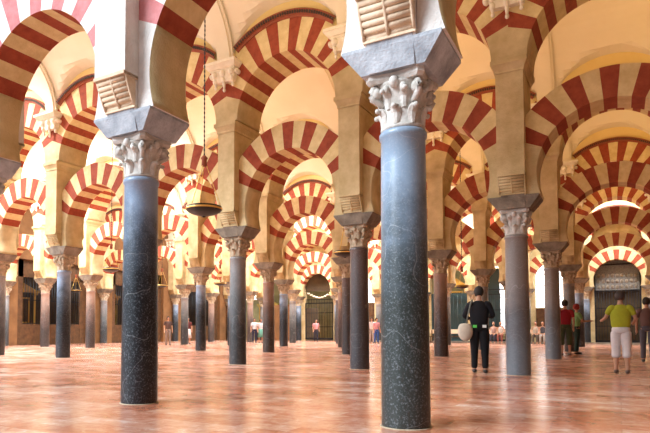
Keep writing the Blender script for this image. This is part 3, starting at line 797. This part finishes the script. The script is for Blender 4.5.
def g2(u, v):      # floor point under a measured pixel
    a = (u - CXP) / F_; b = -(v - CYP) / F_
    Yv = math.cos(PIT) - b * math.sin(PIT); z = math.sin(PIT) + b * math.cos(PIT)
    x = a * math.cos(YAW) - Yv * math.sin(YAW); y = a * math.sin(YAW) + Yv * math.cos(YAW)
    t = -CH / z; return (x * t, y * t, 0)
# man in black, back to the camera, hands raised in front, pale shoulder bag on his left
p = g2(480, 373.0); face = math.atan2(p[1], p[0]) + PI / 2      # local -y points away from the camera
t, k = person('man in black jacket and trousers seen from behind with a pale shoulder bag', p, face, 1.76, (.012, .012, .016), (.008, .008, .010), (.02, .018, .016),
              armL=((-.27, -.01, 1.17), (-.20, -.24, 1.16)), armR=((.29, .0, 1.17), (.20, -.24, 1.12)), sleeves='long', step=.04, head_tilt=.30, stout=1.12)
m = MB(); m.blob((-.27 * k, .10, .86 * k), (.15, .09, .21), seg=18, rings=12)
m.v = [(x, y, z if z < 1.0 * k else 1.0 * k + (z - 1.0 * k) * .3) for x, y, z in m.v]
b_ = thing('shoulder_bag', 'pale cloth shoulder bag hanging at the hip of the man in black', 'bag', p, face)
# local x is mirrored when seen from behind, so the bag hangs on the side that shows left in view
m.v = [(-x, y, z) for x, y, z in m.v]
put('bag_body', m.mesh('bag_body', [cloth('pale_canvas', (.62, .55, .44))]), b_)
m = MB(); m.tube([(.25 * k, .12, 1.0 * k), (.21 * k, .16, 1.2 * k), (.155 * k, .12, 1.44 * k), (.13 * k, 0.02, 1.50 * k), (.15 * k, -.10, 1.42 * k)], .018, 6)
put('strap', m.mesh('strap', [cloth('strap', (.18, .18, .15))]), b_)
for nm, x, c_, lab in (('folded_leaflet', .085, (.12, .65, .10), 'green leaflet sticking out of the back pocket of the man in black'), ('folded_paper', -.10, (.75, .78, .76), 'white paper sticking out of the back pocket of the man in black')):
    m = MB(); m.box(x - .038, x + .038, .150, .163, .93 * k, .985 * k); o = put(nm, m.mesh(nm, [plain(nm, c_, .7)]), None, p, face); tag(o, lab, 'paper')
# woman in yellow-green top, white cropped trousers
p = g2(622, 373.5); face = math.atan2(p[1], p[0]) + PI / 2
person('person in yellow-green top and white cropped trousers walking at the right', p, face, 1.66, (.42, .44, .03), (.78, .74, .74), (.05, .035, .03),
       armL=((-.28, -.02, 1.18), (-.24, -.22, 1.10)), armR=((.28, -.02, 1.20), (.34, -.20, 1.16)), short=True, step=.04, stout=1.16, shoes=(.10, .06, .05))
p = g2(566, 355.5); face = math.atan2(p[1], p[0]) + PI / 2
person('person in dark red shirt and olive shorts standing beside the blue-grey column', p, face + .2, 1.88, (.32, .02, .035), (.07, .09, .045), (.03, .02, .015), short=True, step=.05, shoes=(.12, .10, .09), stout=1.05)
p = g2(577, 354.5); face = math.atan2(p[1], p[0]) + PI / 2
person('person in light green shirt and red cap holding out a paper', p, face - 1.1, 1.78, (.26, .50, .22), (.02, .045, .04), (.25, .02, .02),
       armL=((-.22, -.12, 1.16), (-.18, -.38, 1.18)), armR=((.22, -.12, 1.16), (.18, -.38, 1.18)), step=.08)
p = g2(648, 362); face = math.atan2(p[1], p[0]) + PI / 2
person('person in grey-brown top cut by the right edge of the photo', p, face, 1.75, (.16, .09, .08), (.10, .09, .11), step=.05)
# distant visitors
FAR = [(316, 341.5, 1.62, (.75, .30, .32), (.03, .03, .05), 'distant person in pink top before the central iron gate', False, 0.3),
       (254.5, 343.0, 1.62, (.62, .62, .66), (.03, .03, .06), 'distant person in white top and dark trousers beside the grey column', False, 0),
       (260.5, 343.0, 1.58, (.65, .58, .60), (.12, .30, .24), 'distant person in pale top and green skirt beside the grey column', True, .4),
       (371.8, 343.4, 1.64, (.75, .72, .74), (.45, .40, .36), 'distant person in white shirt just left of the foreground column', False, 0),
       (376.5, 343.6, 1.60, (.62, .30, .34), (.04, .10, .32), 'distant person in pink top and blue jeans just left of the foreground column', False, .5),
       (188.0, 344.2, 1.60, (.12, .03, .03), (.70, .66, .66), 'distant person in dark top and white skirt by the slim column', True, 0),
       (168.0, 345.0, 1.62, (.10, .06, .05), (.25, .20, .17), 'distant person in dark top standing near the left chapel', False, .2)]
for u, v, H, sh, pn, lab, sk, rr in FAR:
    p = g2(u, v); face = math.atan2(p[1], p[0]) + PI / 2
    person(lab, p, face + PI + rr, H, sh, pn, skirt=sk, step=.06)
# seated visitors on a bench along the back step
def seated(label, x, y, shirt, pants, rz=0):
    t = thing('person', label, 'person', (x, y, 0), rz, 'seated visitors by the back wall')
    V = Vector; ch = [[(V((0, 0, .55)), .12), (V((0, 0, .75)), .11), (V((0, -.04, .95)), .12), (V((0, -.06, 1.10)), .055), (V((0, -.07, 1.17)), .05)]]
    for s in (-1, 1):
        ch.append([(V((0, 0, .55)), .12), (V((s * .10, -.08, .54)), .085), (V((s * .11, -.45, .53)), .06), (V((s * .11, -.46, .25)), .05), (V((s * .11, -.44, .06)), .035), (V((s * .11, -.54, .04)), .03)])
        wr = V((s * .14, -.38, .62)); el = V((s * .24, -.10, .76))
        ch.append([(V((0, -.04, .95)), .12), (V((s * .18, -.04, 1.03)), .05), (el, .038), (wr, .025)]); ch += hand_chains(wr, wr - el, s)
    body = skin_mesh('body', ch, SK, 1); hm = MB(); hm.blob((0, -.10, 1.27), (.075, .092, .115), seg=16, rings=10); hm.blob((0, -.195, 1.255), (.012, .018, .024), seg=6, rings=4)
    hme = hm.mesh('h', [SK]); import bmesh
    bm = bmesh.new(); bm.from_mesh(body); bm.from_mesh(hme); bm.to_mesh(body); bm.free()
    for p_ in body.polygons: p_.use_smooth = True
    put('body', body, t)
    hr = MB(); hr.blob((0, -.075, 1.30), (.083, .095, .11), seg=16, rings=10); hr.v = [(a, max(b, -.15) if c < 1.33 else b, max(c, 1.2)) for a, b, c in hr.v]; put('hair', hr.mesh('hair', [plain('hair', (.06, .04, .03), .8)]), t)
    put('shirt', skin_mesh('shirt', [[(V((0, 0, .56)), (.16, .12)), (V((0, -.02, .78)), (.16, .12)), (V((0, -.04, .98)), (.18, .12)), (V((0, -.055, 1.09)), (.08, .07))]], cloth('shirt', shirt), 2), t)
    q = [skin_mesh('t', [[(V((0, .0, .55)), (.17, .13)), (V((0, -.1, .55)), (.17, .12))]], cloth('trousers', pants), 1)]
    for s in (-1, 1): q.append(skin_mesh('t', [[(V((s * .10, -.06, .54)), .098), (V((s * .11, -.45, .53)), .075), (V((s * .11, -.46, .27)), .068), (V((s * .11, -.45, .12)), .06)]], q[0].materials[0], 1))
    bm = bmesh.new()
    for a in q: bm.from_mesh(a)
    bm.to_mesh(q[0]); bm.free(); put('trousers', q[0], t)
def bench(x, y, w, label):
    t = thing('bench', label, 'bench', (x, y, 0), 0, 'wooden benches by the back wall')
    m = MB(); m.box(-w / 2, w / 2, -.2, .2, .40, .45); put('seat', m.mesh('seat', [M['wood']]), t)
    m = MB(); m.box(-w / 2, w / 2, .2, .24, .62, .90); put('backrest', m.mesh('backrest', [M['roll']]), t)
    for s in (-1, 1):
        for yy in (-.16, .2):
            m = MB(); m.box(s * (w / 2 - .12) - .03, s * (w / 2 - .12) + .03, yy - .03, yy + .03, 0, .40 if yy < 0 else .88); put('leg', m.mesh('leg', [M['wood']]), t)
YS = YB - 1.3
for (u, w, lab) in ((452, 3.0, 'wooden bench seen between the brownish column and the man in black'), (500, 2.4, 'wooden bench with seated visitors right of the man in black'), (541, 2.0, 'wooden bench with seated visitors between the grey columns')):
    x, _, _ = at(u, 340, YS); bench(x, YS, w, lab)
for u, sh, pn, lab in ((494, (.50, .35, .30), (.05, .05, .07), 'seated visitor in a pinkish top nearest the man in black'), (501, (.70, .68, .66), (.30, .10, .08), 'seated visitor in a white top between the man in black and grey column'),
                       (536, (.55, .50, .42), (.12, .10, .08), 'seated visitor in beige on the bench between the grey columns'), (543, (.10, .10, .12), (.4, .38, .36), 'seated visitor in black on the bench between the grey columns')):
    x, _, _ = at(u, 340, YS); seated(lab, x, YS + .02, sh, pn)

# ------------------------------------------------------------------ lights
def area(name, loc, rot, sx, sy, power, col):
    l = bpy.data.lights.new(name, 'AREA'); l.shape = 'RECTANGLE'; l.size = sx; l.size_y = sy; l.energy = power; l.color = col
    o = bpy.data.objects.new(name, l); COL.objects.link(o); o.location = loc; o.rotation_euler = rot; return o
DAY = (0.90, 0.95, 1.0); WARM = (1.0, 0.77, 0.47); AMBER = (1.0, 0.62, 0.22)
UP = 120
# skylights in the vault crowns
def skylight(x, y, power, lab):
    t = thing('skylight', lab, 'skylight', (x, y, 9.88), 0, 'skylights in the vaults')
    m = MB(); m.box(-1.0, 1.0, -.05, .05, -.03, .03)
    for s in (-1, 1): m.box(*sorted((s * .95, s * 1.05)), -.9, .9, -.05, .05); m.box(-1.05, 1.05, *sorted((s * .85, s * .95)), -.05, .05)
    put('frame', m.mesh('frame', [M['bracket']]), t)
    m = MB(); m.box(-.95, .95, -.85, .85, -.02, 0); put('pane', m.mesh('pane', [M['sky_pane']]), t)
    area('skylight_daylight', (x, y, 9.82), (0, 0, 0), 1.8, 1.6, power, DAY)
SKY = [(-5.2, 0, 2300), (-7.3, 1, 1500), (-6, 1, 1900), (-4.6, 1, 600), (-6.5, 2, 1300), (-4.5, 2, 800), (-6.5, 3, 1300), (-4.5, 3, 1500), (-2.5, 3, 400), (-6.5, 4, 1300), (-4.5, 4, 1700), (-2.5, 4, 900), (.5, 4, 1300)]
for i, j, pw in SKY:
    skylight(cx(i) , cy(j) + AIS / 2, pw, 'square skylight in the vault crown behind the %s row, bay %s from the left wall' % (ROW[j], ORD[int(i + 8)]))
# added warm fill panels without any fixture, brightening the vaults bay by bay
for j in range(0, 5):
    for i in range(-6, 2, 2):
        w = 1.0 if i >= -2 else (.8 if i >= -4 else .45)
        area('vault_fill', (cx(i) + HW + .5 * BAY, cy(j) + AIS / 2, 6.3), (PI, 0, 0), 3.2, 2.6, UP * w * ((.8 if i >= -2 else 1.0) if j else .8), AMBER if j >= 1 and i >= -2 else WARM)
world = bpy.data.worlds.new('world'); SC.world = world; world.use_nodes = True
bg = world.node_tree.nodes['Background']; bg.inputs[0].default_value = (0.78, 0.88, 1.0, 1); bg.inputs[1].default_value = 1.0
sl = bpy.data.lights.new('daylight', 'SUN'); sl.energy = 6.0; sl.angle = math.radians(30); sl.color = (0.84, 0.92, 1.0)
so = bpy.data.objects.new('daylight', sl); COL.objects.link(so)
so.rotation_euler = Vector((0.50, 0.70, -0.55)).to_track_quat('-Z', 'Y').to_euler()

# ------------------------------------------------------------------ camera
cam = bpy.data.cameras.new('camera'); co = bpy.data.objects.new('camera', cam); COL.objects.link(co)
cam.sensor_width = 36; cam.lens = F_ * 36 / 650; cam.shift_x = (325 - CXP) / 650; cam.shift_y = (CYP - 216.5) / 650
co.location = (0, 0, CH); co.rotation_euler = (PI / 2 + PIT, 0, YAW); cam.clip_end = 300
SC.camera = co
vs = SC.view_settings; vs.view_transform = 'Standard'; vs.look = 'None'; vs.gamma = 1; vs.exposure = -0.12; vs.use_curve_mapping = False
